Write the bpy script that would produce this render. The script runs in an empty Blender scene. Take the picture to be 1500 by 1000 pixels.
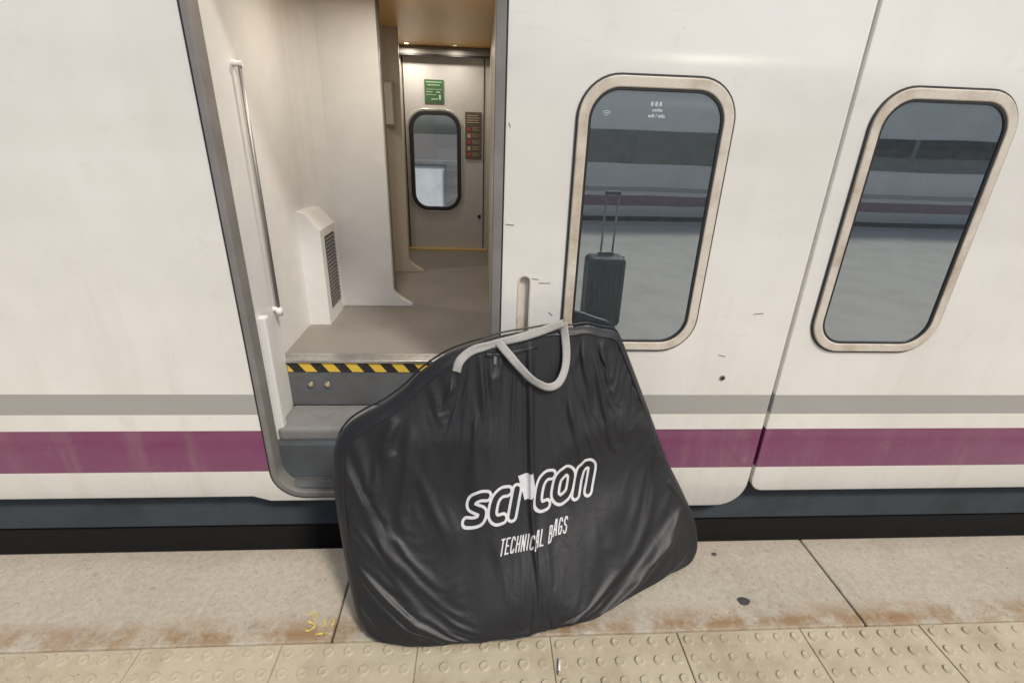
import bpy, bmesh, math, random
import numpy as np
from mathutils import Vector, Matrix, noise
from mathutils.bvhtree import BVHTree
random.seed(4)
scene = bpy.context.scene
COL = scene.collection

# ------------------------------------------------------------------ materials
def new_mat(name):
    m = bpy.data.materials.new(name); m.use_nodes = True
    nt = m.node_tree
    b = nt.nodes["Principled BSDF"]
    return m, nt, b
def ramp(nt, fac, stops):
    r = nt.nodes.new("ShaderNodeValToRGB")
    while len(r.color_ramp.elements) < len(stops): r.color_ramp.elements.new(0.5)
    for e, (p, c) in zip(r.color_ramp.elements, stops):
        e.position = p; e.color = (*c, 1) if len(c) == 3 else c
    nt.links.new(fac, r.inputs[0]); return r.outputs[0]
def noise_n(nt, scale, detail=5, rough=.55, vec=None, dist=0):
    n = nt.nodes.new("ShaderNodeTexNoise")
    n.inputs["Scale"].default_value = scale; n.inputs["Detail"].default_value = detail
    n.inputs["Roughness"].default_value = rough; n.inputs["Distortion"].default_value = dist
    if vec is not None: nt.links.new(vec, n.inputs["Vector"])
    return n.outputs["Fac"]
def pos(nt, sc=(1,1,1)):
    g = nt.nodes.new("ShaderNodeNewGeometry")
    mp = nt.nodes.new("ShaderNodeMapping"); mp.inputs["Scale"].default_value = sc
    nt.links.new(g.outputs["Position"], mp.inputs["Vector"]); return mp.outputs[0]
def mixc(nt, fac, a, b, mode='MIX'):
    m = nt.nodes.new("ShaderNodeMix"); m.data_type = 'RGBA'; m.blend_type = mode
    for s, v in ((m.inputs[0], fac), (m.inputs[6], a), (m.inputs[7], b)):
        if isinstance(v, (int, float)): s.default_value = v
        elif isinstance(v, tuple): s.default_value = (*v, 1)
        else: nt.links.new(v, s)
    return m.outputs[2]
def mth(nt, op, a, b=0.0, c=None):
    m = nt.nodes.new("ShaderNodeMath"); m.operation = op
    for i, v in enumerate((a, b) if c is None else (a, b, c)):
        if isinstance(v, (int, float)): m.inputs[i].default_value = v
        else: nt.links.new(v, m.inputs[i])
    return m.outputs[0]
def bump(nt, b, h, strength=.3, dist=.01):
    n = nt.nodes.new("ShaderNodeBump"); n.inputs["Strength"].default_value = strength
    n.inputs["Distance"].default_value = dist
    nt.links.new(h, n.inputs["Height"]); nt.links.new(n.outputs[0], b.inputs["Normal"])
def simple(name, c, rough=.5, metal=0, var=.12, scale=6, bmp=0, bscale=60, spec=.5, coat=0):
    m, nt, b = new_mat(name)
    p = pos(nt)
    f = noise_n(nt, scale, 6, .6, p)
    lo = tuple(x*(1-var) for x in c); hi = tuple(min(1, x*(1+var)) for x in c)
    nt.links.new(ramp(nt, f, [(.3, lo), (.7, hi)]), b.inputs["Base Color"])
    b.inputs["Roughness"].default_value = rough; b.inputs["Metallic"].default_value = metal
    b.inputs["Specular IOR Level"].default_value = spec
    b.inputs["Coat Weight"].default_value = coat
    if bmp: bump(nt, b, noise_n(nt, bscale, 4, .6, p), bmp, .004)
    return m

def train_paint():
    m, nt, b = new_mat("train_paint")
    p = pos(nt)
    sx = nt.nodes.new("ShaderNodeSeparateXYZ"); nt.links.new(p, sx.inputs[0]); z = sx.outputs[2]
    def band(a, c):
        return mth(nt, 'MULTIPLY', mth(nt, 'GREATER_THAN', z, a), mth(nt, 'LESS_THAN', z, c))
    n1 = noise_n(nt, 1.6, 5, .6, p)
    white = ramp(nt, n1, [(.3, (.75, .73, .675)), (.7, (.84, .82, .77))])
    col = mixc(nt, band(.529, .621), white, (.37, .365, .35))
    col = mixc(nt, band(.253, .454), col, (.19, .032, .12))
    n2 = noise_n(nt, 1.0, 6, .65, pos(nt, (9, 1, 1.0)))
    st = ramp(nt, n2, [(.50, (0, 0, 0)), (.80, (1, 1, 1))])
    low = nt.nodes.new("ShaderNodeMapRange"); nt.links.new(z, low.inputs[0])
    low.inputs[1].default_value = 1.6; low.inputs[2].default_value = 0.0
    low.inputs[3].default_value = .08; low.inputs[4].default_value = .30
    f = mth(nt, 'MULTIPLY', st, low.outputs[0])
    col = mixc(nt, f, col, (.40, .35, .27))
    n3 = noise_n(nt, 9, 9, .75, p)
    sp = ramp(nt, n3, [(.58, (0, 0, 0)), (.75, (1, 1, 1))])
    col = mixc(nt, mth(nt, 'MULTIPLY', sp, .22), col, (.46, .41, .32))
    n4 = ramp(nt, noise_n(nt, 1.0, 5, .6, pos(nt, (5, 1, 60))), [(.66, (0, 0, 0)), (.76, (1, 1, 1))])
    col = mixc(nt, mth(nt, 'MULTIPLY', n4, .16), col, (.40, .36, .29))
    n5 = ramp(nt, noise_n(nt, 75, 4, .6, p), [(.70, (0, 0, 0)), (.77, (1, 1, 1))])
    col = mixc(nt, mth(nt, 'MULTIPLY', n5, .4), col, (.25, .2, .14))
    low2 = nt.nodes.new("ShaderNodeMapRange"); nt.links.new(z, low2.inputs[0])
    low2.inputs[1].default_value = .30; low2.inputs[2].default_value = .02
    low2.inputs[3].default_value = 0; low2.inputs[4].default_value = .55
    col = mixc(nt, mth(nt, 'MULTIPLY', low2.outputs[0], n1), col, (.33, .27, .19))
    nt.links.new(col, b.inputs["Base Color"])
    b.inputs["Roughness"].default_value = .28
    b.inputs["Coat Weight"].default_value = .9; b.inputs["Coat Roughness"].default_value = .06; b.inputs["Coat IOR"].default_value = 1.7
    bump(nt, b, noise_n(nt, 1.7, 2, .4, pos(nt, (1, 1, 1.6))), .4, .03)
    return m
M_paint = train_paint()

def dirty(name, c, dirt, amt, scale, rough, bmp=.2, bscale=90):
    m, nt, b = new_mat(name)
    p = pos(nt)
    a = noise_n(nt, scale, 8, .65, p); s = noise_n(nt, scale*9, 6, .7, p)
    base = ramp(nt, s, [(.25, tuple(x*.93 for x in c)), (.75, tuple(min(1, x*1.04) for x in c))])
    f = ramp(nt, a, [(.45, (0, 0, 0)), (.72, (1, 1, 1))])
    nt.links.new(mixc(nt, mth(nt, 'MULTIPLY', f, amt), base, dirt), b.inputs["Base Color"])
    b.inputs["Roughness"].default_value = rough
    if bmp: bump(nt, b, noise_n(nt, bscale, 5, .65, p), bmp, .004)
    return m
M_frame = dirty("window_frame_paint", (.66, .60, .51), (.36, .27, .17), .75, 7, .5, .05)
M_rubber = simple("rubber", (.045, .043, .04), .6, var=.3)
M_seal = simple("door_seal", (.20, .19, .18), .55, var=.2)
M_gasket = simple("dark_gasket", (.02, .02, .02), .5)
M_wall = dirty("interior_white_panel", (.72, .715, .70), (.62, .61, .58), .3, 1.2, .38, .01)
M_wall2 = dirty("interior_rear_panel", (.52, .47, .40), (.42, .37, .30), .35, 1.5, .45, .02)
M_tan = dirty("tan_ceiling", (.74, .46, .16), (.64, .39, .13), .5, 2, .35, 0)
M_grey = dirty("far_door_grey", (.52, .515, .51), (.44, .43, .415), .4, 2, .45, .02)
M_floor = dirty("rubber_floor", (.235, .215, .195), (.165, .15, .13), .6, 3, .55, .3, 250)
M_step = dirty("step_tread", (.21, .21, .21), (.12, .115, .11), .5, 5, .8, .6, 300)
M_riser = dirty("step_riser", (.12, .125, .13), (.06, .06, .06), .6, 6, .6, .1)
M_alu = simple("aluminium", (.55, .54, .51), .35, .9, var=.15, scale=30)
M_steel = simple("handrail_steel", (.28, .27, .26), .45, .8)
M_black = simple("black_plastic", (.02, .02, .022), .45)
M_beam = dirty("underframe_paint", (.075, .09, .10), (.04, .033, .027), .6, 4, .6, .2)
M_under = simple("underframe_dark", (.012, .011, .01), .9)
M_white = simple("white_print", (.75, .75, .75), .5, var=.05)
M_green = simple("green_sign_face", (.045, .12, .05), .4)
M_red = simple("red_print", (.36, .06, .04), .4)
M_brass = simple("threshold_yellow", (.50, .37, .14), .45)
M_orange = simple("print_tan", (.45, .37, .27), .5)

def hazard():
    m, nt, b = new_mat("hazard_tape")
    g = pos(nt); s = nt.nodes.new("ShaderNodeSeparateXYZ"); nt.links.new(g, s.inputs[0])
    v = mth(nt, 'ADD', s.outputs[0], mth(nt, 'MULTIPLY', s.outputs[2], .75))
    fr = mth(nt, 'FRACT', mth(nt, 'DIVIDE', v, .104))
    k = mth(nt, 'GREATER_THAN', fr, .5)
    wear = ramp(nt, noise_n(nt, 60, 6, .7, g), [(.58, (0, 0, 0)), (.7, (1, 1, 1))])
    c = mixc(nt, k, (.02, .02, .02), (.75, .50, .06))
    c = mixc(nt, mth(nt, 'MULTIPLY', wear, .5), c, (.25, .22, .17))
    nt.links.new(c, b.inputs["Base Color"]); b.inputs["Roughness"].default_value = .5
    return m
M_haz = hazard()

def glass_mat(name, tint=(.03, .04, .045), refl=.5, rough=.01, gcol=(.85, .9, .92)):
    m = bpy.data.materials.new(name); m.use_nodes = True; nt = m.node_tree; nt.nodes.clear()
    o = nt.nodes.new("ShaderNodeOutputMaterial"); mx = nt.nodes.new("ShaderNodeMixShader")
    d = nt.nodes.new("ShaderNodeBsdfDiffuse"); g = nt.nodes.new("ShaderNodeBsdfGlossy")
    g.inputs[0].default_value = (*gcol, 1)
    g.inputs["Roughness"].default_value = rough
    p = pos(nt)
    dust = ramp(nt, noise_n(nt, 35, 8, .8, p), [(.3, tint), (.75, tuple(x*2.2 for x in tint))]); nt.links.new(dust, d.inputs[0])
    f = ramp(nt, noise_n(nt, 30, 8, .75, p), [(.3, (refl*.92,)*3), (.7, (refl,)*3)])
    nt.links.new(f, mx.inputs[0]); nt.links.new(d.outputs[0], mx.inputs[1]); nt.links.new(g.outputs[0], mx.inputs[2])
    bp = nt.nodes.new("ShaderNodeBump"); bp.inputs["Strength"].default_value = .12; bp.inputs["Distance"].default_value = .004
    nt.links.new(noise_n(nt, 3, 1, .4, p), bp.inputs["Height"]); nt.links.new(bp.outputs[0], g.inputs["Normal"])
    nt.links.new(mx.outputs[0], o.inputs[0]); return m
M_glass = glass_mat("reflective_window_glass", tint=(.05, .06, .065), refl=.62, gcol=(.78, .86, .90))
M_glass2 = glass_mat("train_window_glass", tint=(.01, .012, .015), refl=.12)
def clear_glass():
    m = bpy.data.materials.new("tinted_clear_glass"); m.use_nodes = True; nt = m.node_tree; nt.nodes.clear()
    o = nt.nodes.new("ShaderNodeOutputMaterial"); mx = nt.nodes.new("ShaderNodeMixShader")
    t = nt.nodes.new("ShaderNodeBsdfTransparent"); g = nt.nodes.new("ShaderNodeBsdfGlossy")
    t.inputs[0].default_value = (.9, .94, .96, 1); g.inputs["Roughness"].default_value = .02
    mx.inputs[0].default_value = .06
    nt.links.new(t.outputs[0], mx.inputs[1]); nt.links.new(g.outputs[0], mx.inputs[2]); nt.links.new(mx.outputs[0], o.inputs[0])
    return m
M_clear = clear_glass()

def concrete():
    m, nt, b = new_mat("platform_concrete")
    p = pos(nt); s = nt.nodes.new("ShaderNodeSeparateXYZ"); nt.links.new(p, s.inputs[0])
    big = noise_n(nt, 1.8, 8, .62, p); fine = noise_n(nt, 45, 6, .75, p)
    c = ramp(nt, big, [(.3, (.34, .30, .23)), (.7, (.48, .43, .35))])
    c = mixc(nt, .5, c, ramp(nt, fine, [(.3, (.30, .265, .20)), (.7, (.58, .53, .43))]), 'MIX')
    pit = ramp(nt, noise_n(nt, 120, 3, .6, p), [(.64, (0, 0, 0)), (.70, (1, 1, 1))])
    c = mixc(nt, mth(nt, 'MULTIPLY', pit, .65), c, (.13, .11, .08))
    spots = ramp(nt, noise_n(nt, 16, 5, .6, p), [(.62, (0, 0, 0)), (.72, (1, 1, 1))])
    c = mixc(nt, mth(nt, 'MULTIPLY', spots, .4), c, (.19, .16, .13))
    dk = ramp(nt, noise_n(nt, 3.2, 9, .72, p), [(.52, (0, 0, 0)), (.68, (1, 1, 1))])
    c = mixc(nt, mth(nt, 'MULTIPLY', dk, .38), c, (.24, .20, .16))
    d = mth(nt, 'ABSOLUTE', mth(nt, 'SUBTRACT', s.outputs[1], 1.195))
    mr = nt.nodes.new("ShaderNodeMapRange"); nt.links.new(d, mr.inputs[0])
    mr.inputs[1].default_value = .08; mr.inputs[2].default_value = 0; mr.inputs[3].default_value = 0; mr.inputs[4].default_value = 1
    rn = ramp(nt, noise_n(nt, 7, 8, .7, p), [(.40, (0, 0, 0)), (.56, (1, 1, 1))])
    c = mixc(nt, mth(nt, 'MULTIPLY', mth(nt, 'MULTIPLY', mr.outputs[0], rn), .9), c, (.26, .145, .055))
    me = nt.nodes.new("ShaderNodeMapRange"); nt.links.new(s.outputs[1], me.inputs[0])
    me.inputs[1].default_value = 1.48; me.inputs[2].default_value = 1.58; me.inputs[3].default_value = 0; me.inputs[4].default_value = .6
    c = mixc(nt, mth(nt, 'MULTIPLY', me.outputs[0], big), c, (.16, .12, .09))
    nt.links.new(c, b.inputs["Base Color"]); b.inputs["Roughness"].default_value = .85
    bump(nt, b, mth(nt, 'SUBTRACT', fine, mth(nt, 'MULTIPLY', pit, .8)), .5, .004)
    return m
M_conc = concrete()
M_tile = dirty("tactile_tile_cement", (.49, .43, .31), (.25, .19, .12), .7, 4, .8, .4, 150)
M_pave = dirty("pavement_cement", (.46, .43, .38), (.33, .30, .26), .6, 2, .85, .3, 120)
M_gravel = dirty("ballast", (.16, .14, .12), (.08, .06, .05), .7, 4, .95, 1.0, 30)
M_rust = simple("rail_steel_rust", (.14, .07, .04), .7, .4)
M_yel = simple("yellow_road_paint", (.62, .50, .10), .7, var=.3, scale=90)

# ------------------------------------------------------------------ helpers
def link(o, parent=None):
    if o.name not in COL.objects: COL.objects.link(o)
    if parent: o.parent = parent
    return o
def empty(name):
    e = bpy.data.objects.new(name, None); COL.objects.link(e); e.empty_display_size = .2; return e
def mesh_obj(name, verts, faces, mat, parent=None, smooth=False):
    me = bpy.data.meshes.new(name); me.from_pydata([tuple(v) for v in verts], [], faces); me.update()
    if mat: me.materials.append(mat)
    if smooth: me.polygons.foreach_set("use_smooth", [True]*len(me.polygons))
    return link(bpy.data.objects.new(name, me), parent)
def box(name, x0, x1, y0, y1, z0, z1, mat, parent=None, bev=0.0, seg=2):
    bm = bmesh.new(); bmesh.ops.create_cube(bm, size=1)
    for v in bm.verts:
        v.co = Vector(((x0+x1)/2+v.co.x*(x1-x0), (y0+y1)/2+v.co.y*(y1-y0), (z0+z1)/2+v.co.z*(z1-z0)))
    if bev: bmesh.ops.bevel(bm, geom=bm.edges[:], offset=bev, segments=seg, affect='EDGES', profile=.5)
    me = bpy.data.meshes.new(name); bm.to_mesh(me); bm.free(); me.materials.append(mat)
    return link(bpy.data.objects.new(name, me), parent)
def rr(x0, x1, z0, z1, r, n=10):
    rs = r if isinstance(r, (tuple, list)) else (r,)*4
    out = []
    for (cx, cz, a0, rad) in ((x0+rs[0], z0+rs[0], 180, rs[0]), (x1-rs[1], z0+rs[1], 270, rs[1]), (x1-rs[2], z1-rs[2], 0, rs[2]), (x0+rs[3], z1-rs[3], 90, rs[3])):
        for i in range(n+1):
            a = math.radians(a0+90*i/n); out.append((cx+rad*math.cos(a), cz+rad*math.sin(a)))
    return out
def plate(name, outer, holes, y, th, mat, parent=None, bev=0.0):
    cu = bpy.data.curves.new(name, 'CURVE'); cu.dimensions = '2D'; cu.fill_mode = 'BOTH'
    for loop in [outer]+list(holes):
        s = cu.splines.new('POLY'); s.points.add(len(loop)-1)
        for pnt, (a, c) in zip(s.points, loop): pnt.co = (a, c, 0, 1)
        s.use_cyclic_u = True
    cu.extrude = th/2-bev; cu.bevel_depth = bev; cu.bevel_resolution = 2
    if bev: cu.offset = -bev
    o = bpy.data.objects.new(name+"_tmp", cu); COL.objects.link(o)
    bpy.context.view_layer.update()
    me = bpy.data.meshes.new_from_object(o.evaluated_get(bpy.context.evaluated_depsgraph_get()))
    bpy.data.objects.remove(o)
    me.transform(Matrix.Translation((0, y+th/2, 0)) @ Matrix.Rotation(math.pi/2, 4, 'X'))
    me.materials.clear(); me.materials.append(mat)
    return link(bpy.data.objects.new(name, me), parent)
def prism(name, pts, z0, z1, mat, parent=None):
    n = len(pts); vs = [(x, y, z0) for x, y in pts]+[(x, y, z1) for x, y in pts]
    fs = [tuple(range(n))[::-1], tuple(range(n, 2*n))]+[(i, (i+1) % n, n+(i+1) % n, n+i) for i in range(n)]
    return mesh_obj(name, vs, fs, mat, parent)
def cyl(name, p0, p1, r, mat, parent=None, seg=20, smooth=True):
    p0, p1 = Vector(p0), Vector(p1); d = p1-p0
    bm = bmesh.new(); bmesh.ops.create_cone(bm, cap_ends=True, segments=seg, radius1=r, radius2=r, depth=d.length)
    me = bpy.data.meshes.new(name); bm.to_mesh(me); bm.free()
    me.transform(Matrix.Translation((p0+p1)/2) @ d.to_track_quat('Z', 'Y').to_matrix().to_4x4())
    me.materials.append(mat)
    for f in me.polygons: f.use_smooth = smooth and len(f.vertices) == 4
    return link(bpy.data.objects.new(name, me), parent)
def tube(name, pts, r, mat, parent=None, cyc=False):
    cu = bpy.data.curves.new(name, 'CURVE'); cu.dimensions = '3D'; cu.bevel_depth = r; cu.bevel_resolution = 3
    s = cu.splines.new('POLY'); s.points.add(len(pts)-1)
    for q, c in zip(s.points, pts): q.co = (*c, 1)
    s.use_cyclic_u = cyc
    cu.materials.append(mat)
    return link(bpy.data.objects.new(name, cu), parent)
def catmull(P, n=12, closed=False):
    P = [np.array(p, float) for p in P]; out = []; N = len(P)
    rng = range(N) if closed else range(N-1)
    for i in rng:
        if closed: p0, p1, p2, p3 = P[i-1], P[i], P[(i+1) % N], P[(i+2) % N]
        else: p0, p1, p2, p3 = P[max(i-1, 0)], P[i], P[i+1], P[min(i+2, N-1)]
        for k in range(n):
            t = k/n
            out.append(.5*((2*p1)+(-p0+p2)*t+(2*p0-5*p1+4*p2-p3)*t*t+(-p0+3*p1-3*p2+p3)*t**3))
    if not closed: out.append(P[-1])
    return out

# ------------------------------------------------------------------ train carriage
YS = 1.75
car = empty("train_carriage")
arc = [(1.222-.13+.13*math.cos(math.radians(a)), .037+.13+.13*math.sin(math.radians(a))) for a in range(-90, 1, 9)]
outer = [(-9, .12), (-.97, .12), (-.90, .095), (.0, .095), (.08, .037)]+arc+[(1.222, 2.55), (-9, 2.55)]
door_hole = rr(-.862, .05, .135, 2.36, .12)
slot = rr(.142, .181, .855, 1.115, .0193)
plate("side_wall", outer, [door_hole, slot], YS, .05, M_paint, car, .004)
plate("door_seal", rr(-.876, .072, .121, 2.374, .13), [rr(-.853, .040, .146, 2.35, .11)], YS-.008, .07, M_seal, car, .003)
plate("door_seal_lip", rr(-.882, .078, .115, 2.38, .134), [rr(-.875, .071, .122, 2.373, .13)], YS-.004, .02, M_gasket, car)
box("handle_recess", .13, .19, YS+.018, YS+.03, .84, 1.13, M_frame, car)
plate("handle_rim", rr(.137, .186, .85, 1.12, .0243), [rr(.1425, .1805, .8555, 1.1145, .0188)], YS-.002, .01, M_frame, car)
def window(x0, x1, z0, z1, par, y=YS):
    plate("window_outer_rubber", rr(x0-.007, x1+.007, z0-.007, z1+.007, .137), [rr(x0+.01, x1-.01, z0+.01, z1-.01, .12)], y-.004, .012, M_rubber, par)
    plate("window_frame", rr(x0, x1, z0, z1, .13), [rr(x0+.034, x1-.034, z0+.034, z1-.034, .10)], y-.012, .02, M_frame, par, .004)
    plate("window_gasket", rr(x0+.030, x1-.030, z0+.030, z1-.030, .104), [rr(x0+.043, x1-.043, z0+.043, z1-.043, .092)], y-.009, .012, M_gasket, par, .002)
    plate("window_glass", rr(x0+.040, x1-.040, z0+.040, z1-.040, .095), [], y-.004, .003, M_glass, par)
window(.312, .832, .827, 1.777, car)
for (x, z, r) in ((.992, .701, .011),):
    cyl("drain_plug", (x, YS-.004, z), (x, YS+.01, z), r, M_seal, car)
    cyl("drain_hole", (x, YS-.006, z), (x, YS+.01, z), r*.6, M_gasket, car)
for (x, z, l, s) in ((.10, 1.30, .03, .1), (.235, 1.09, .045, 0), (.20, 1.105, .025, .1), (.97, .80, .03, .2), (1.08, .98, .04, -.1), (.09, 1.62, .015, 1.2), (.265, .97, .02, .6)):
    o = box("scratch", -l/2, l/2, -.0006, .0006, -.0009, .0009, M_rubber, car); o.location = (x, YS-.0008, z); o.rotation_euler = (0, s, 0)
N = 16; pr = []
for i in range(N+1):
    a = math.pi*i/N; pr.append((3.19-1.44*math.cos(a), 2.55+.75*math.sin(a)))
def roof(name, x0, x1, par, y0=0, flip=1):
    vs = []; fs = []
    for x in (x0, x1):
        for (y, z) in pr: vs.append((x, y0+flip*y, z))
    n = len(pr)
    for i in range(n-1): fs.append((i, i+1, n+i+1, n+i))
    mesh_obj(name, vs, fs, M_paint, par, True)
roof("roof", -9, 1.222, car)
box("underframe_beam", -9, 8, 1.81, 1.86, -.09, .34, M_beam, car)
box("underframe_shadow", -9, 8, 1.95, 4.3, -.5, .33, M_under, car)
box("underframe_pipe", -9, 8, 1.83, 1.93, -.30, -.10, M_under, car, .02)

# adjacent carriage
car2 = empty("train_carriage")
a2 = [(1.237+.06-.06*math.cos(math.radians(a)), .12+.06-.06*math.sin(math.radians(a))) for a in range(0, 91, 15)]
plate("side_wall", a2+[(9, .12), (9, 2.55), (1.237, 2.55)], [], YS, .05, M_paint, car2, .004)
window(1.31, 1.83, .827, 1.777, car2); window(2.9, 3.42, .827, 1.777, car2)
roof("roof", 1.237, 9, car2)
box("gangway_bellows", 1.19, 1.27, 1.80, 1.84, .12, 2.5, M_gasket, car2)
box("far_side_wall", 1.237, 9, 4.58, 4.63, .1, 2.55, M_paint, car2)

# vestibule interior
FZ = .626; CZ = 2.17
prism("vestibule_side_wall", [(-.872, 1.802), (-.872, 2.06), (-.90, 2.085), (-.90, 2.64), (-.886, 2.70), (-.855, 2.76), (-.80, 2.812), (-1.0, 2.812), (-1.0, 1.802)], .13, 2.4, M_wall, car)
box("entry_pillar", -.874, -.842, 1.86, 1.90, .20, .90, M_wall, car, .008)
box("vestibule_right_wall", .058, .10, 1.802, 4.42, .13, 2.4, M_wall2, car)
def foot(xe): return [(-.98, FZ), (xe+.11, FZ), (xe+.11, FZ+.010), (xe+.085, FZ+.022), (xe+.045, FZ+.047), (xe+.012, FZ+.075), (xe, FZ+.10), (xe, CZ), (-.98, CZ)]
plate("partition_panel", foot(-.512), [], 2.813, .045, M_wall, car, .003)
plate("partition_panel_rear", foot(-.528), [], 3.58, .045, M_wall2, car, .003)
box("partition_edge_trim", -.516, -.508, 2.86, 2.90, FZ, CZ, M_seal, car)
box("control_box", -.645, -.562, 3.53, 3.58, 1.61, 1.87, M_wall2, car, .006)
box("control_box_door", -.635, -.572, 3.526, 3.531, 1.62, 1.86, M_wall, car, .002)
bmv = [(-.90, 2.50, FZ), (-.795, 2.50, FZ), (-.795, 2.755, FZ), (-.90, 2.755, FZ), (-.90, 2.50, 1.21), (-.86, 2.50, 1.20), (-.795, 2.50, 1.12), (-.90, 2.755, 1.21), (-.86, 2.755, 1.20), (-.795, 2.755, 1.12)]
mesh_obj("heater_cover", bmv, [(0, 1, 6, 5, 4), (1, 2, 9, 6), (2, 3, 7, 8, 9), (6, 9, 8, 5), (5, 8, 7, 4), (0, 3, 2, 1)], M_wall, car)
box("heater_grille_back", -.796, -.7925, 2.56, 2.72, .70, 1.08, M_gasket, car)
for i in range(19):
    z = .71+i*.0195
    box("heater_louvre", -.794, -.788, 2.56, 2.72, z, z+.009, M_seal, car)
box("floor_slab", -3.0, 1.2, 2.065, 4.42, .52, FZ, M_floor, car)
box("ceiling_panel", -3.0, .10, 1.802, 4.42, CZ, 2.22, M_tan, car)
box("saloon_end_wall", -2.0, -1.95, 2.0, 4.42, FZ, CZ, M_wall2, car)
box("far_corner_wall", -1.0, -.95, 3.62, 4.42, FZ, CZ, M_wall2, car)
box("far_corner_post", -.95, -.625, 4.31, 4.36, FZ, CZ, M_wall2, car, .01)
plate("far_door", [(-.98, FZ), (.08, FZ), (.08, CZ), (-.98, CZ)], [rr(-.572, -.184, .972, 1.722, .12)], 4.37, .05, M_grey, car)
plate("far_window_ring", rr(-.60, -.156, .945, 1.75, .15), [rr(-.585, -.171, .96, 1.735, .135)], 4.36, .02, M_alu, car, .003)
plate("far_window_rubber", rr(-.585, -.171, .96, 1.735, .135), [rr(-.553, -.203, .992, 1.703, .105)], 4.355, .03, M_black, car, .004)
plate("far_window_glass", rr(-.56, -.195, .985, 1.71, .11), [], 4.38, .004, M_clear, car)
box("door_gap", -.622, -.612, 4.364, 4.371, FZ, CZ, M_rubber, car)
box("door_gap_b", .012, .02, 4.364, 4.371, FZ, CZ, M_rubber, car)
box("far_threshold", -.63, .05, 4.30, 4.369, FZ, FZ+.014, M_brass, car)
box("door_header", -.95, .057, 4.27, 4.368, CZ-.055, CZ-.001, M_seal, car, .006)
box("door_header_gap", -.95, .057, 4.262, 4.30, CZ-.065, CZ-.056, M_gasket, car)
box("lock_knob", -.03, -.005, 4.355, 4.372, .90, .93, M_black, car, .004)
box("exit_sign", -.452, -.302, 4.362, 4.369, 1.79, 1.955, M_green, car)
M_pgreen = simple("sign_pictogram_pale", (.40, .52, .38), .5)
for (a, b_, c, d) in ((-.44, -.315, 1.934, 1.940), (-.43, -.33, 1.914, 1.920), (-.44, -.315, 1.885, 1.888), (-.44, -.39, 1.865, 1.870), (-.36, -.33, 1.864, 1.872), (-.44, -.36, 1.846, 1.850), (-.34, -.325, 1.812, 1.85), (-.40, -.35, 1.814, 1.822)):
    box("sign_print", a, b_, 4.359, 4.3615, c, d, M_pgreen, car)
box("safety_notice", -.135, -.003, 4.362, 4.369, 1.38, 1.735, simple("notice_brown", (.10, .08, .065), .4), car)
for i in range(5):
    z = 1.40+i*.048
    box("notice_print", -.118, -.092, 4.359, 4.3615, z, z+.030, M_red if i % 2 == 0 else M_orange, car)
    for q in range(4): box("notice_text", -.08, -.03+.01*((i+q) % 3), 4.359, 4.3615, z+.004+q*.008, z+.0065+q*.008, M_orange, car)
for i in range(4):
    box("notice_text", -.12, -.02-.01*(i % 2), 4.359, 4.3615, 1.655+i*.017, 1.661+i*.017, M_orange, car)
# steps
box("step_riser", -.872, .058, 2.06, 2.10, .395, .612, M_riser, car)
box("floor_nosing", -.872, .058, 2.048, 2.10, .614, .6285, M_alu, car, .003)
box("floor_nosing_rib", -.872, .058, 2.10, 2.125, .6262, .6295, M_alu, car)
box("hazard_strip", -.868, .05, 2.056, 2.0595, .568, .6125, M_haz, car)
for x in (-.775, -.70):
    cyl("bolt_head", (x, 2.05, .505), (x, 2.06, .505), .013, M_alu, car)
    cyl("bolt_centre", (x, 2.046, .505), (x, 2.06, .505), .006, M_brass, car)
box("step_tread", -.872, .058, 1.85, 2.06, .33, .40, M_step, car, .022, 4)
box("step_tread_lip", -.872, .058, 1.856, 1.90, .30, .335, M_riser, car)
box("lower_riser", -.872, .058, 1.90, 1.94, .13, .335, M_riser, car)
box("lower_step", -.872, .058, 1.765, 1.90, .12, .165, M_riser, car, .005)
for i in range(6):
    y = 1.785+i*.018
    box("lower_step_rib", -.868, .055, y, y+.008, .165, .172, M_alu, car)
box("step_light_bar", -.86, -.55, 1.88, 1.899, .21, .222, M_alu, car)
cyl("grab_rail", (-.85, 2.02, .87), (-.85, 2.02, 1.80), .007, M_steel, car)
for z in (.88, 1.79): cyl("grab_rail_bracket", (-.90, 2.02, z), (-.84, 2.02, z), .011, M_wall, car)
cyl("grab_rail_knob", (-.85, 2.02, .855), (-.85, 2.02, .885), .014, M_wall, car)
def emis(name, c, s):
    m = bpy.data.materials.new(name); m.use_nodes = True; nt = m.node_tree; nt.nodes.clear()
    o = nt.nodes.new("ShaderNodeOutputMaterial"); e = nt.nodes.new("ShaderNodeEmission")
    e.inputs[0].default_value = (*c, 1); e.inputs[1].default_value = s; nt.links.new(e.outputs[0], o.inputs[0]); return m
M_lamp = emis("lamp_glow", (1, .78, .48), 8)
M_lamp_off = emis("lamp_glow_dim", (1, .78, .48), .8)
for i, (x, y, e) in enumerate(((-.55, 4.16, 3), (-.20, 4.16, 1.5), (-.45, 2.35, 5.2), (-1.4, 3.2, 6))):  # first two are ceiling lamps; last two unseen fill, added to brighten the interior
    cyl("lamp_and_fill_rim", (x, y, CZ-.005), (x, y, CZ+.001), .024, M_alu, car)
    cyl("lamp_and_fill_disc", (x, y, CZ-.008), (x, y, CZ-.004), .013, M_lamp if i != 1 else M_lamp_off, car)
    l = bpy.data.lights.new("ceiling_and_fill_lamp", 'AREA'); l.shape = 'DISK'; l.size = .05; l.energy = e; l.color = (1, .90, .76)
    lo = bpy.data.objects.new("ceiling_and_fill_light", l); lo.location = (x, y, CZ-.02); link(lo, car)
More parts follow.
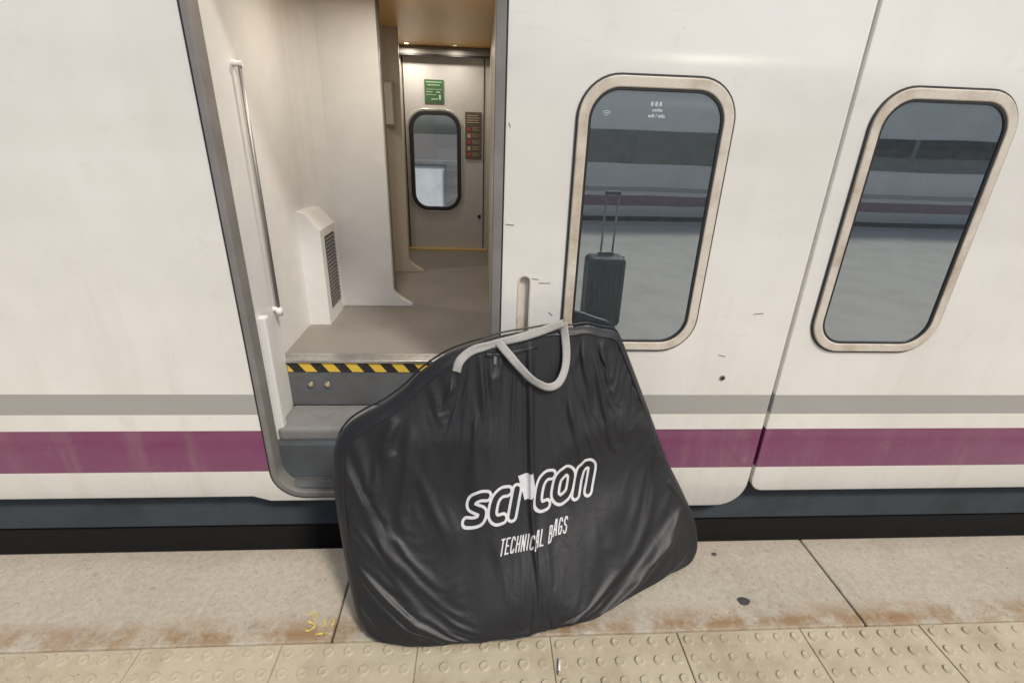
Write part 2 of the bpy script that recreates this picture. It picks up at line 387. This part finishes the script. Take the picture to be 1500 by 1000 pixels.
plate("far_outer_wall", [(-9, .1), (1.222, .1), (1.222, 2.55), (-9, 2.55)], [rr(-.75, -.02, .80, 1.95, .1)], 4.58, .05, M_paint, car)
def text(name, s, x, z, size, mat, par, y):
    c = bpy.data.curves.new(name, 'FONT'); c.body = s; c.size = size; c.align_x = 'CENTER'; c.offset = .0002
    c.materials.append(mat); o = bpy.data.objects.new(name, c); o.location = (x, y, z); o.rotation_euler = (math.pi/2, 0, 0); return link(o, par)
text("glass_print", "8 8 8", .565, 1.692, .018, M_white, car, YS-.0055)
text("glass_print", "coche", .57, 1.676, .014, M_white, car, YS-.0055)
text("glass_print", "wifi / info", .57, 1.658, .015, M_white, car, YS-.0055)
for k, r in enumerate((.006, .012, .018)):
    tube("wifi_mark", [(.405+r*math.sin(t), YS-.0055, 1.655+r*math.cos(t)) for t in np.linspace(-.8, .8, 9)], .0007, M_white, car)

# ------------------------------------------------------------------ opposite train
car3 = empty("train_carriage")
YO = -7.0
plate("side_wall", [(-30, .04), (30, .04), (30, 2.7), (-30, 2.7)], [], YO-.05, .05, M_paint, car3)
box("window_band_upper", -30, 30, YO+.002, YO+.01, 1.08, 1.72, M_glass2, car3)
for i in range(-9, 10): box("window_pillar", i*3.0-.05, i*3.0+.05, YO+.011, YO+.014, 1.08, 1.72, M_seal, car3)
box("underframe", -30, 30, YO-.4, YO-.06, -.6, .04, M_under, car3)
roof("roof", -30, 30, car3, y0=YO+1.75, flip=-1)

# ------------------------------------------------------------------ platform and ground
plat = empty("platform")
box("platform_body", -40, 40, -6.6, 1.56, -.9, -.035, M_conc, plat)
xj = [-.495+1.9*i for i in range(-12, 13)]
for i in range(len(xj)-1):
    box("edge_slab", xj[i]+.003, xj[i+1]-.003, 1.165, 1.577, -.16, random.uniform(-.002, .001), M_conc, plat, .007)
for r in range(2):
    y1 = 1.160-r*.45
    for i in range(-10, 11):
        x = -.203+.45*i
        box("tactile_tile", x+.0015, x+.4485, y1-.448, y1, -.04, random.uniform(-.0015, .001), M_tile, plat, .003)
box("tile_grout", -5, 5, .26, 1.162, -.05, -.006, M_tile, plat)
box("pavement", -40, 40, -6.15, .255, -.04, -.001, M_pave, plat)
box("edge_slab_far", -40, 40, -6.62, -6.155, -.16, 0, M_conc, plat, .01)
dv = []; df = []; S = 14
for r in range(14):
    for i in range(-70, 77):
        tile = math.floor(i/7); k = i-tile*7
        x = -.203+.45*tile+.032+.0643*k; y = 1.160-.032-.0643*(r % 7)-.45*(r//7)
        b0 = len(dv)
        rj = 1+random.uniform(-.10, .03); h = .0055*random.uniform(.45, 1.1)
        x += random.uniform(-.001, .001); y += random.uniform(-.001, .001)
        for (rad, z) in ((.0185, -.002), (.0165, h*.7), (.0140, h), (.0105, h*.7)):
            for s in range(S):
                a = 2*math.pi*s/S; q = rad*rj*(1+.05*noise.noise(Vector((x*50, y*50, a)))); dv.append((x+q*math.cos(a), y+q*math.sin(a), z))
        for q in range(3):
            for s in range(S): df.append((b0+q*S+s, b0+q*S+(s+1) % S, b0+(q+1)*S+(s+1) % S, b0+(q+1)*S+s))
        df.append(tuple(b0+3*S+s for s in range(S)))
mesh_obj("tactile_domes", dv, df, M_tile, plat, True)
for (x, y, r) in ((1.00, 1.275, .022), (.985, 1.50, .010), (-.35, 1.43, .006)):
    vs = [(x+r*(1+.15*math.sin(3*a+x))*math.cos(a), y+r*.8*math.sin(a), .0022) for a in np.linspace(0, 6.283, 25)[:-1]]
    mesh_obj("gum_spot", vs, [tuple(range(24))], M_rubber, plat)
def flat_ribbon(name, pts, w, z, mat, par):
    P = catmull(pts, 8); vs = []; fs = []
    for i, p in enumerate(P):
        t = P[min(i+1, len(P)-1)]-P[max(i-1, 0)]; n = np.array([-t[1], t[0]])/max(1e-9, np.linalg.norm(t)); ww = w*(.4+.9*random.random())
        vs += [(*(p-n*ww/2), z), (*(p+n*ww/2), z)]
    for i in range(len(P)-1):
        if random.random() > .15: fs.append((2*i, 2*i+1, 2*i+3, 2*i+2))
    mesh_obj(name, vs, fs, mat, par)
flat_ribbon("paint_mark", [(-.60, 1.265), (-.58, 1.275), (-.57, 1.255), (-.59, 1.24), (-.565, 1.225), (-.58, 1.205), (-.60, 1.212)], .006, .0035, M_yel, plat)
flat_ribbon("paint_mark", [(-.545, 1.245), (-.53, 1.23), (-.545, 1.215)], .007, .0035, M_yel, plat)
flat_ribbon("paint_mark", [(-.515, 1.25), (-.505, 1.235), (-.51, 1.215)], .006, .0035, M_yel, plat)
flat_ribbon("paint_mark", [(-.555, 1.19), (-.52, 1.195), (-.505, 1.19)], .006, .0035, M_yel, plat)
gv = []; gf = []
for i in range(420):
    x = random.uniform(-3, 4); y = random.choice((random.uniform(.6, 1.57), random.gauss(1.17, .02), random.gauss(1.5, .05)))
    if y > 1.57: continue
    r = random.uniform(.0008, .0028); b0 = len(gv)
    for (dx, dy, dz) in ((1, 0, 0), (-.3, .9, 0), (-.8, -.7, 0), (0, 0, 1)): gv.append((x+dx*r, y+dy*r, .0005+dz*r))
    gf += [(b0, b0+1, b0+3), (b0+1, b0+2, b0+3), (b0+2, b0, b0+3)]
mesh_obj("grit", gv, gf, M_gravel, plat)
mesh_obj("ground", [(-300, -300, -.95), (300, -300, -.95), (300, 300, -.95), (-300, 300, -.95)], [(0, 1, 2, 3)], M_gravel)
trk = empty("railway_track")
for y in (2.45, 3.9, -7.6, -9.05): box("rail", -60, 60, y-.035, y+.035, -.93, -.80, M_rust, trk)
wallb = empty("station_wall")
box("wall", -30, 30, 9.0, 9.3, -.95, 1.05, simple("station_wall_plaster", (.78, .80, .82), .8), wallb)
box("wall_cap", -30, 30, 8.95, 9.35, 1.05, 1.10, M_seal, wallb)
for i in range(-8, 9): box("wall_pillar", i*1.7-.6, i*1.7-.35, 8.9, 8.998, -.95, 1.05, M_seal, wallb)
ciga = empty("cigarette_butt")
cyl("paper", (.262, 1.035, .006), (.268, 1.075, .006), .004, M_white, ciga); cyl("filter", (.2605, 1.025, .006), (.262, 1.035, .006), .0041, M_orange, ciga)

# ------------------------------------------------------------------ bike bag
def fabric():
    m, nt, b = new_mat("black_nylon")
    p = pos(nt)
    b.inputs["Base Color"].default_value = (.0115, .0118, .0135, 1)
    r = ramp(nt, noise_n(nt, 4, 4, .6, p), [(.3, (.44,)*3), (.7, (.54,)*3)]); nt.links.new(r, b.inputs["Roughness"])
    b.inputs["Specular IOR Level"].default_value = .45
    b.inputs["Sheen Weight"].default_value = .04; b.inputs["Sheen Roughness"].default_value = .5
    n2 = noise_n(nt, 14, 4, .6, pos(nt, (1, 1, .6)), .8)
    cr = mth(nt, 'ABSOLUTE', mth(nt, 'SUBTRACT', n2, .5))
    fine = noise_n(nt, 700, 2, .5, p)
    h = mth(nt, 'ADD', mth(nt, 'MULTIPLY', cr, -.24), mth(nt, 'MULTIPLY', fine, .010))
    bump(nt, b, h, .5, .02)
    return m
M_nylon = fabric()
M_piping = simple("piping", (.016, .016, .018), .4)
M_web = dirty("grey_webbing", (.42, .41, .39), (.31, .29, .26), .5, 12, .75, .5, 500)

OUT = [(-.119, .895), (-.04, .925), (.04, .945), (.10, .953), (.17, .957), (.25, .962), (.33, .955), (.39, .957), (.45, .940), (.505, .925), (.533, .890), (.60, .75), (.695, .54), (.77, .376), (.860, .216), (.905, .11),
       (.90, .03), (.84, .0), (.62, .0), (.39, .0), (.14, .0), (-.08, .0), (-.26, .0), (-.362, .003), (-.415, .035), (-.444, .12), (-.465, .22), (-.487, .353), (-.499, .487),
       (-.492, .60), (-.455, .662), (-.40, .700), (-.33, .735), (-.26, .785), (-.20, .842)]
GX = [-.6, -.48, -.40, -.335, -.228, .14, .388, .624, .814, 1.0]
GY = [1.20, 1.155, 1.125, 1.105, 1.088, 1.108, 1.165, 1.295, 1.38, 1.45]
def gbase(x, z):
    lo = float(np.interp(x, GX, GY)); up = 1.19+(.268*x if x > 0 else .05*x)
    w = min(1, max(0, z/.45)); w = w*w*(3-2*w); return lo*(1-w)+up*w
def yfront(x, z): return gbase(x, z)+.35*z
def thick(z): return .105-.065*min(1, max(0, z/.95))
FOLDS = [(.45, .94, .70, .36, .034, .034), (.52, .88, .82, .18, .030, .028), (.38, .93, .50, .52, .030, .022), (.28, .84, .56, .26, .034, .018),
         (.17, .92, .22, .46, .024, .016), (.10, .93, -.03, .66, .030, .024), (-.02, .90, -.22, .66, .032, .028), (-.10, .86, -.38, .62, .028, .022),
         (-.28, .70, -.42, .40, .030, .020), (-.24, .60, -.34, .20, .030, .016), (-.20, .50, -.02, .10, .026, .014), (-.36, .40, -.16, .04, .026, .015),
         (.06, .30, .22, .03, .024, .013), (.18, .26, .40, .04, .022, .011), (.45, .34, .62, .05, .028, .016), (.60, .42, .80, .08, .034, .024), (.84, .20, .52, .05, .028, .020),
         (.57, .74, .68, .48, .022, -.016), (-.08, .78, .06, .54, .026, .014), (.36, .86, .34, .56, .022, .012)]
def wrinkle(x, z):
    s = 0
    wx = x+.030*noise.noise(Vector((x*3.2, z*3.2, 3))); wz = z+.030*noise.noise(Vector((x*3.2, z*3.2, 9)))
    for (x0, z0, x1, z1, w, a) in FOLDS:
        dx, dz = x1-x0, z1-z0; L2 = dx*dx+dz*dz; t = ((wx-x0)*dx+(wz-z0)*dz)/L2
        if -.3 < t < 1.3:
            L = math.sqrt(L2); d = ((wx-x0)*dz-(wz-z0)*dx)/L
            ww = w*(.6+.8*max(0, min(1, t))); fade = max(0, 1-((t-.45)/.72)**2)
            k = d/ww
            s += a*fade*(math.exp(-(k/(1.0 if k > 0 else .6))**2)-.45*math.exp(-((k+1.4)/1.1)**2))
    s += .022*noise.noise(Vector((x*2.6, z*2.8, 11)))+.007*noise.noise(Vector((x*6.5, z*6, 2)))
    return s*min(1, .15+z/.12)
bag = empty("bike_bag")
oc = catmull(OUT, 12, True); C = np.array([.17, .42]); NA = len(oc)
def rimfac(p):
    left = max(0, min(1, (C[0]-p[0])/.5)); return .965-.030*left
oca = np.array(oc); angs = np.arctan2(oca[:, 1]-C[1], oca[:, 0]-C[0]); rads = np.hypot(oca[:, 0]-C[0], oca[:, 1]-C[1])
order = np.argsort(angs); A_s = angs[order]; R_s = rads[order]
A_s = np.concatenate([A_s-2*np.pi, A_s, A_s+2*np.pi]); R_s = np.concatenate([R_s]*3)
def rim(a): return float(np.interp(a, A_s, R_s))
def fronty(x, z, r):
    T = thick(z); return yfront(x, z)+T-T*math.sqrt(max(0, 1-r**11))
G = 126; cvs = []; cfs = []; pins = []
for i in range(G+1):
    for j in range(G+1):
        u = 2*i/G-1; v = 2*j/G-1
        x_ = u*math.sqrt(1-v*v/2); y_ = v*math.sqrt(1-u*u/2)
        r = min(1, math.hypot(x_, y_)); a = math.atan2(y_, x_)
        Ra = rim(a); ex = C[0]+Ra*math.cos(a); rf = rimfac((ex, 0))
        x = C[0]+Ra*rf*r*math.cos(a); z = C[1]+Ra*rf*r*math.sin(a)
        y = fronty(x, z, r*rf)-wrinkle(x, z)*min(1, (1-r)/.10)**.8
        cvs.append((x, y, z))
        if i in (0, G) or j in (0, G): pins.append(len(cvs)-1)
for i in range(G):
    for j in range(G):
        a = i*(G+1)+j; cfs.append((a, a+G+1, a+G+2, a+1))
panel = mesh_obj("front_panel", cvs, cfs, M_nylon, bag, True)
core_v = []; core_f = []; K = 46
for i in range(K+1):
    for j in range(K+1):
        x = -.56+1.54*i/K; z = -.06+1.12*j/K
        bul = 0
        for (cx_, cz_, rr_) in ((-.10, .33, .30), (.50, .30, .30)):
            d = math.hypot(x-cx_, z-cz_); bul = max(bul, .010*math.exp(-((d-rr_)/.05)**2), .010*math.exp(-(d/.06)**2))
        core_v.append((x, gbase(x, max(z, 0))+.35*z+.034-bul, z))
for i in range(K):
    for j in range(K):
        a = i*(K+1)+j; core_f.append((a, a+K+1, a+K+2, a+1))
core = mesh_obj("core_tmp", core_v, core_f, None)
sim_ok = False
try:
    core.modifiers.new("c", 'COLLISION'); core.collision.thickness_outer = .004; core.collision.cloth_friction = 12
    vg = panel.vertex_groups.new(name="pin"); vg.add(pins, 1.0, 'REPLACE')
    cm = panel.modifiers.new("cloth", 'CLOTH'); cs = cm.settings
    cs.quality = 5; cs.mass = .25; cs.tension_stiffness = 18; cs.compression_stiffness = 18; cs.shear_stiffness = 8; cs.bending_stiffness = .9
    cs.tension_damping = 8; cs.compression_damping = 8; cs.shear_damping = 8; cs.bending_damping = .5; cs.air_damping = 2
    cs.vertex_group_mass = "pin"; cs.shrink_min = -.024; cs.shrink_max = -.024
    cm.collision_settings.use_collision = True; cm.collision_settings.distance_min = .004; cm.collision_settings.collision_quality = 2
    FR = 30
    scene.frame_start = 1; scene.frame_end = FR
    cm.point_cache.frame_start = 1; cm.point_cache.frame_end = FR
    for f in range(1, FR+1):
        scene.frame_set(f)
    dg = bpy.context.evaluated_depsgraph_get()
    em = panel.evaluated_get(dg).data
    cc = np.empty(len(em.vertices)*3); em.vertices.foreach_get("co", cc); cc = cc.reshape(-1, 3)
    dd = np.abs(cc-np.array(cvs)).max()
    print("cloth displacement", dd)
    sim_ok = bool(np.isfinite(cc).all() and dd < .2 and dd > 1e-4)
except Exception as e_:
    print("cloth failed", e_)
panel.modifiers.clear(); scene.frame_set(1)
bpy.data.objects.remove(core)
if sim_ok:
    g3 = cc.reshape(G+1, G+1, 3)
    for _ in range(1):
        g4 = g3.copy(); g4[1:-1, 1:-1] = .5*g3[1:-1, 1:-1]+.125*(g3[2:, 1:-1]+g3[:-2, 1:-1]+g3[1:-1, 2:]+g3[1:-1, :-2]); g3 = g4
    g3[:, :, 2] = np.maximum(g3[:, :, 2], .004)
    panel.data.vertices.foreach_set("co", g3.reshape(-1)); panel.data.update()
sub = panel.modifiers.new("sub", 'SUBSURF'); sub.levels = 1; sub.render_levels = 1
bpy.context.view_layer.update()
me2 = bpy.data.meshes.new_from_object(panel.evaluated_get(bpy.context.evaluated_depsgraph_get())); panel.modifiers.clear(); panel.data = me2
vs = []; fs = []; NR = 30
fr_r = [1-(1-j/NR)**1.5 for j in range(NR+1)]
def ring(side, t):
    for k in range(NA):
        rf = rimfac(oc[k])-.006
        r = rf+(1-rf)*t if side < 0 else max(.004, t)
        p = C+(oc[k]-C)*r; x, z = p; T = thick(z); pf = math.sqrt(max(0, 1-r**11)); ym = yfront(x, z)+T
        if side < 0: y = ym-T*pf-.010*noise.noise(Vector((x*9, z*9, 1)))*(1-t)
        else: y = ym+T*pf*.9
        vs.append((x, y, max(z, .001)))
for t in fr_r: ring(-1, t)
for t in reversed(fr_r): ring(1, t)
for j in range(2*NR+1):
    for k in range(NA):
        fs.append((j*NA+k, j*NA+(k+1) % NA, (j+1)*NA+(k+1) % NA, (j+1)*NA+k))
shell = mesh_obj("gusset_and_back", vs, fs, M_nylon, bag, True)
bm = bmesh.new(); bm.from_mesh(shell.data); bmesh.ops.remove_doubles(bm, verts=bm.verts[:], dist=.0003)
bmesh.ops.recalc_face_normals(bm, faces=bm.faces[:]); bm.to_mesh(shell.data); bm.free()
bm = bmesh.new(); bm.from_mesh(panel.data); bm.from_mesh(shell.data); bvh = BVHTree.FromBMesh(bm); bm.free()
def hit(x, z):
    h = bvh.ray_cast(Vector((x, -1, z)), Vector((0, 1, 0)))
    return h[0].y if h[0] is not None else None
def surf(x, z):
    y = hit(x, z); return y if y is not None else yfront(x, z)+thick(z)
pp = []
for k in range(NA):
    p = C+(oc[k]-C)*rimfac(oc[k]); pp.append((p[0], fronty(p[0], p[1], rimfac(oc[k]))-.001, max(p[1], .006)))
tube("piping", pp, .0036, M_piping, bag, True)
pp = []
for k in range(NA):
    p = oc[k]; pp.append((p[0], yfront(p[0], p[1])+2*thick(p[1])*.8, max(p[1], .006)))
tube("piping_rear", pp, .0035, M_piping, bag, True)
def strap(name, pts, w, mat, par, off=.004):
    P = catmull(pts, 10); vs = []; fs = []; K = 4
    ys = [surf(p[0], min(p[1], .94))+0 for p in P]
    ys = [np.mean(ys[max(0, i-4):i+5]) for i in range(len(ys))]
    for i, p in enumerate(P):
        t = P[min(i+1, len(P)-1)]-P[max(i-1, 0)]; t = t[:2]; n = np.array([-t[1], t[0]])/max(1e-9, np.linalg.norm(t))
        for q in range(K+1):
            e = (q/K-.5)*w; pt = p[:2]+n*e
            tw = .006*math.sin(i*.17)*(q/K-.5)
            y = min(ys[i]-off-p[2]+tw, surf(pt[0], min(pt[1], .94))-.003)
            vs.append((pt[0], y, pt[1]))
    for i in range(len(P)-1):
        for q in range(K):
            a = i*(K+1)+q; fs.append((a, a+1, a+K+2, a+K+1))
    o = mesh_obj(name, vs, fs, mat, par, True)
    md = o.modifiers.new("s", 'SOLIDIFY'); md.thickness = .003; md.offset = 0
    return o
strap("handle_strap", [(-.080, .850, .002), (-.066, .890, .006), (-.02, .922, .008), (.04, .934, .010), (.12, .948, .012), (.20, .966, .010), (.290, .990, .006)], .029, M_web, bag)
strap("handle_strap_loose", [(.060, .942, .012), (.095, .905, .02), (.14, .855, .028), (.185, .812, .03), (.235, .782, .03), (.276, .789, .026), (.300, .83, .02), (.306, .88, .016), (.300, .94, .012), (.290, .990, .008)], .028, M_web, bag)
strap("zipper_tape", [(.02, .900, .0), (.06, .895, .0), (.13, .90, 0), (.20, .91, 0)], .012, M_piping, bag, .001)
box("zip_puller", .046, .056, surf(.05, .885)-.008, surf(.05, .885)-.004, .865, .893, M_seal, bag, .001)

# printed lettering: strokes -> distance field -> thin printed patch on the cloth
S_ = [(1, .98), (.55, 1), (.12, .88), (.1, .62), (.5, .5), (.9, .38), (.88, .1), (.45, 0), (0, .02)]
C_ = [(1, 1), (.5, 1), (.1, .82), (0, .5), (.1, .18), (.5, 0), (1, 0)]
O_ = [(.5, 1), (.92, .82), (1, .5), (.92, .18), (.5, 0), (.08, .18), (0, .5), (.08, .82)]
I_ = [(0, 0), (0, 1)]
N_ = [(0, 0), (0, .75), (.16, .95), (.5, 1.02), (.84, .95), (1, .75), (1, 0)]
def segs(P): return [(P[i], P[i+1]) for i in range(len(P)-1)]
LS = []
def put(letter, x, w, closed=False, sm=True, yb=.0, h=.086):
    P = catmull([(a, b) for a, b in letter], 6, closed) if sm else [np.array(q, float) for q in letter]
    if closed: P = P+[P[0]]
    out = []
    for q in P:
        yy = yb+q[1]*h; out.append(np.array((x+q[0]*w+yy*.22, yy)))
    LS.append(segs(out))
put(S_, .016, .052, h=.082); put(C_, .100, .042, h=.082); put(I_, .176, .001, sm=False, h=.082)
put(C_, .264, .038, yb=.004, h=.092); put(O_, .330, .058, True, yb=.004, h=.092); put(N_, .418, .050, yb=.004, h=.092)
small = {'T': [[(0, 1), (1, 1)], [(.5, 1), (.5, 0)]], 'E': [[(1, 1), (0, 1), (0, 0), (1, 0)], [(0, .5), (.8, .5)]], 'C': [[(1, .8), (.7, 1), (.2, 1), (0, .8), (0, .2), (.2, 0), (.7, 0), (1, .2)]],
         'H': [[(0, 0), (0, 1)], [(1, 0), (1, 1)], [(0, .5), (1, .5)]], 'N': [[(0, 0), (0, 1), (1, 0), (1, 1)]], 'I': [[(.5, 0), (.5, 1)]], 'A': [[(0, 0), (.3, 1), (.7, 1), (1, 0)], [(.1, .35), (.9, .35)]],
         'L': [[(0, 1), (0, 0), (1, 0)]], 'B': [[(0, 0), (0, 1), (.8, .95), (.8, .55), (0, .5)], [(.8, .55), (1, .3), (.8, .02), (0, 0)]], 'G': [[(1, .8), (.7, 1), (.2, 1), (0, .8), (0, .2), (.2, 0), (.8, 0), (1, .2), (1, .45), (.55, .45)]],
         'S': [[(1, .85), (.7, 1), (.2, 1), (0, .8), (.1, .58), (.9, .42), (1, .2), (.8, 0), (.2, 0), (0, .15)]]}
SM = []; cx = .132
for ch in "TECHNICAL BAGS":
    if ch == ' ': cx += .013; continue
    w = .0105 if ch != 'I' else .004
    for P in small[ch]:
        Q = [np.array((cx+a*w+b*.045*.2, -.107+b*.043+(.012 if cx > .31 else 0))) for a, b in P]; SM += segs(Q)
    cx += w+.0085
def dist_to(S, X, Y):
    d = np.full(X.shape, 9.0)
    for a, b in S:
        ab = b-a; L = max(1e-12, float(ab@ab)); t = np.clip(((X-a[0])*ab[0]+(Y-a[1])*ab[1])/L, 0, 1)
        d = np.minimum(d, np.hypot(X-a[0]-t*ab[0], Y-a[1]-t*ab[1]))
    return d
st = .0012
us = np.arange(-.01, .54, st); ws = np.arange(-.125, .135, st); UU, WW = np.meshgrid(us, ws)
dall = np.full(UU.shape, 9.0)
for S2 in LS: dall = np.minimum(dall, dist_to(S2, UU, WW))
ink = np.abs(dall-.0148)-.0048
ink = np.minimum(ink, dist_to(SM, UU, WW)-.0024)
quad = [(.197, .124), (.252, .124), (.264, .052), (.222, .040)]
q = np.full(UU.shape, -9.0)
for i in range(4):
    a, b = np.array(quad[i]), np.array(quad[(i+1) % 4]); e = b-a; n = np.array((-e[1], e[0]))/np.linalg.norm(e)
    q = np.maximum(q, (UU-a[0])*n[0]+(WW-a[1])*n[1])
ink = np.minimum(ink, q)
H, W = UU.shape; keep = {}
lv = []; lf = []; at = []
def vid(i, j):
    if (i, j) not in keep:
        u, w = UU[i, j], WW[i, j]; x = -.058+u*.985; z = .356+w+u*.05
        keep[(i, j)] = len(lv); lv.append((x, surf(x, z)-.0010, z)); at.append(ink[i, j])
    return keep[(i, j)]
for i in range(H-1):
    for j in range(W-1):
        if ink[i:i+2, j:j+2].min() < 0: lf.append((vid(i, j), vid(i, j+1), vid(i+1, j+1), vid(i+1, j)))
m, nt, b = new_mat("white_ink_on_nylon")
an = nt.nodes.new("ShaderNodeAttribute"); an.attribute_name = "ink"
mr = nt.nodes.new("ShaderNodeMapRange"); nt.links.new(an.outputs["Fac"], mr.inputs[0])
mr.inputs[1].default_value = -.0003; mr.inputs[2].default_value = .0003; mr.inputs[3].default_value = 1; mr.inputs[4].default_value = 0
wn = ramp(nt, noise_n(nt, 40, 5, .6, pos(nt)), [(.3, (.50, .50, .52)), (.7, (.64, .64, .65))])
nt.links.new(mixc(nt, mr.outputs[0], (.0115, .0118, .0135), wn), b.inputs["Base Color"]); b.inputs["Roughness"].default_value = .5
logo = mesh_obj("printed_logo", lv, lf, m, bag, True)
a_ = logo.data.attributes.new("ink", 'FLOAT', 'POINT'); a_.data.foreach_set("value", np.array(at, dtype=np.float32))

# ------------------------------------------------------------------ suitcase beside the photographer
case = empty("suitcase")
sx0, sx1, sy0, sy1 = .90, 1.22, -.72, -.48
box("shell", sx0, sx1, sy0, sy1, .05, .66, M_black, case, .045, 4)
for i in range(6):
    x = sx0+.05+i*.044; box("shell_rib", x, x+.018, sy0-.006, sy1+.006, .10, .61, M_black, case, .005)
box("zip_band", sx0-.003, sx1+.003, -.605, -.595, .06, .65, M_gasket, case)
for x in (sx0+.05, sx1-.05):
    for y in (sy0+.04, sy1-.04): cyl("wheel", (x-.012, y, .027), (x+.012, y, .027), .026, M_rubber, case)
cyl("handle_rod", (1.03, -.66, .64), (1.03, -.66, 1.16), .008, M_steel, case); cyl("handle_rod", (1.13, -.66, .64), (1.13, -.66, 1.16), .008, M_steel, case)
box("handle_grip", 1.015, 1.145, -.678, -.642, 1.15, 1.18, M_black, case, .01)
box("top_handle", .99, 1.13, -.61, -.59, .665, .69, M_black, case, .006)

# ------------------------------------------------------------------ light
S = Vector((.62, -.85, 1.25)).normalized()
el = math.asin(S.z); rot = math.atan2(S.x, S.y)
w = bpy.data.worlds.new("World"); scene.world = w; w.use_nodes = True
nt = w.node_tree; bg = nt.nodes["Background"]
sk = nt.nodes.new("ShaderNodeTexSky"); sk.sky_type = 'NISHITA'; sk.sun_disc = False
sk.sun_elevation = el; sk.sun_rotation = rot; sk.dust_density = 3.0; sk.air_density = 1.0
nt.links.new(sk.outputs[0], bg.inputs[0]); bg.inputs[1].default_value = .12
sun = bpy.data.lights.new("sun", 'SUN'); sun.energy = 2.35; sun.angle = math.radians(9); sun.color = (1, .945, .85)
so = bpy.data.objects.new("sun", sun); so.rotation_euler = S.to_track_quat('Z', 'Y').to_euler(); COL.objects.link(so)

# ------------------------------------------------------------------ camera
cam = bpy.data.cameras.new("camera"); co = bpy.data.objects.new("camera", cam); COL.objects.link(co)
psi, th, ro = math.radians(4), math.radians(23), math.radians(2)
F = Vector((math.sin(psi)*math.cos(th), math.cos(psi)*math.cos(th), -math.sin(th)))
R0 = Vector((math.cos(psi), -math.sin(psi), 0)); U0 = R0.cross(F)
R = R0*math.cos(ro)+U0*math.sin(ro); U = U0*math.cos(ro)-R0*math.sin(ro)
mtx = Matrix(((R.x, U.x, -F.x, 0), (R.y, U.y, -F.y, 0), (R.z, U.z, -F.z, 1.6), (0, 0, 0, 1)))
co.matrix_world = mtx
cam.sensor_width = 36; cam.lens = 722/1500*36; cam.clip_start = .05; cam.clip_end = 1000
scene.camera = co
scene.view_settings.view_transform = 'Standard'; scene.view_settings.look = 'None'; scene.view_settings.exposure = 0
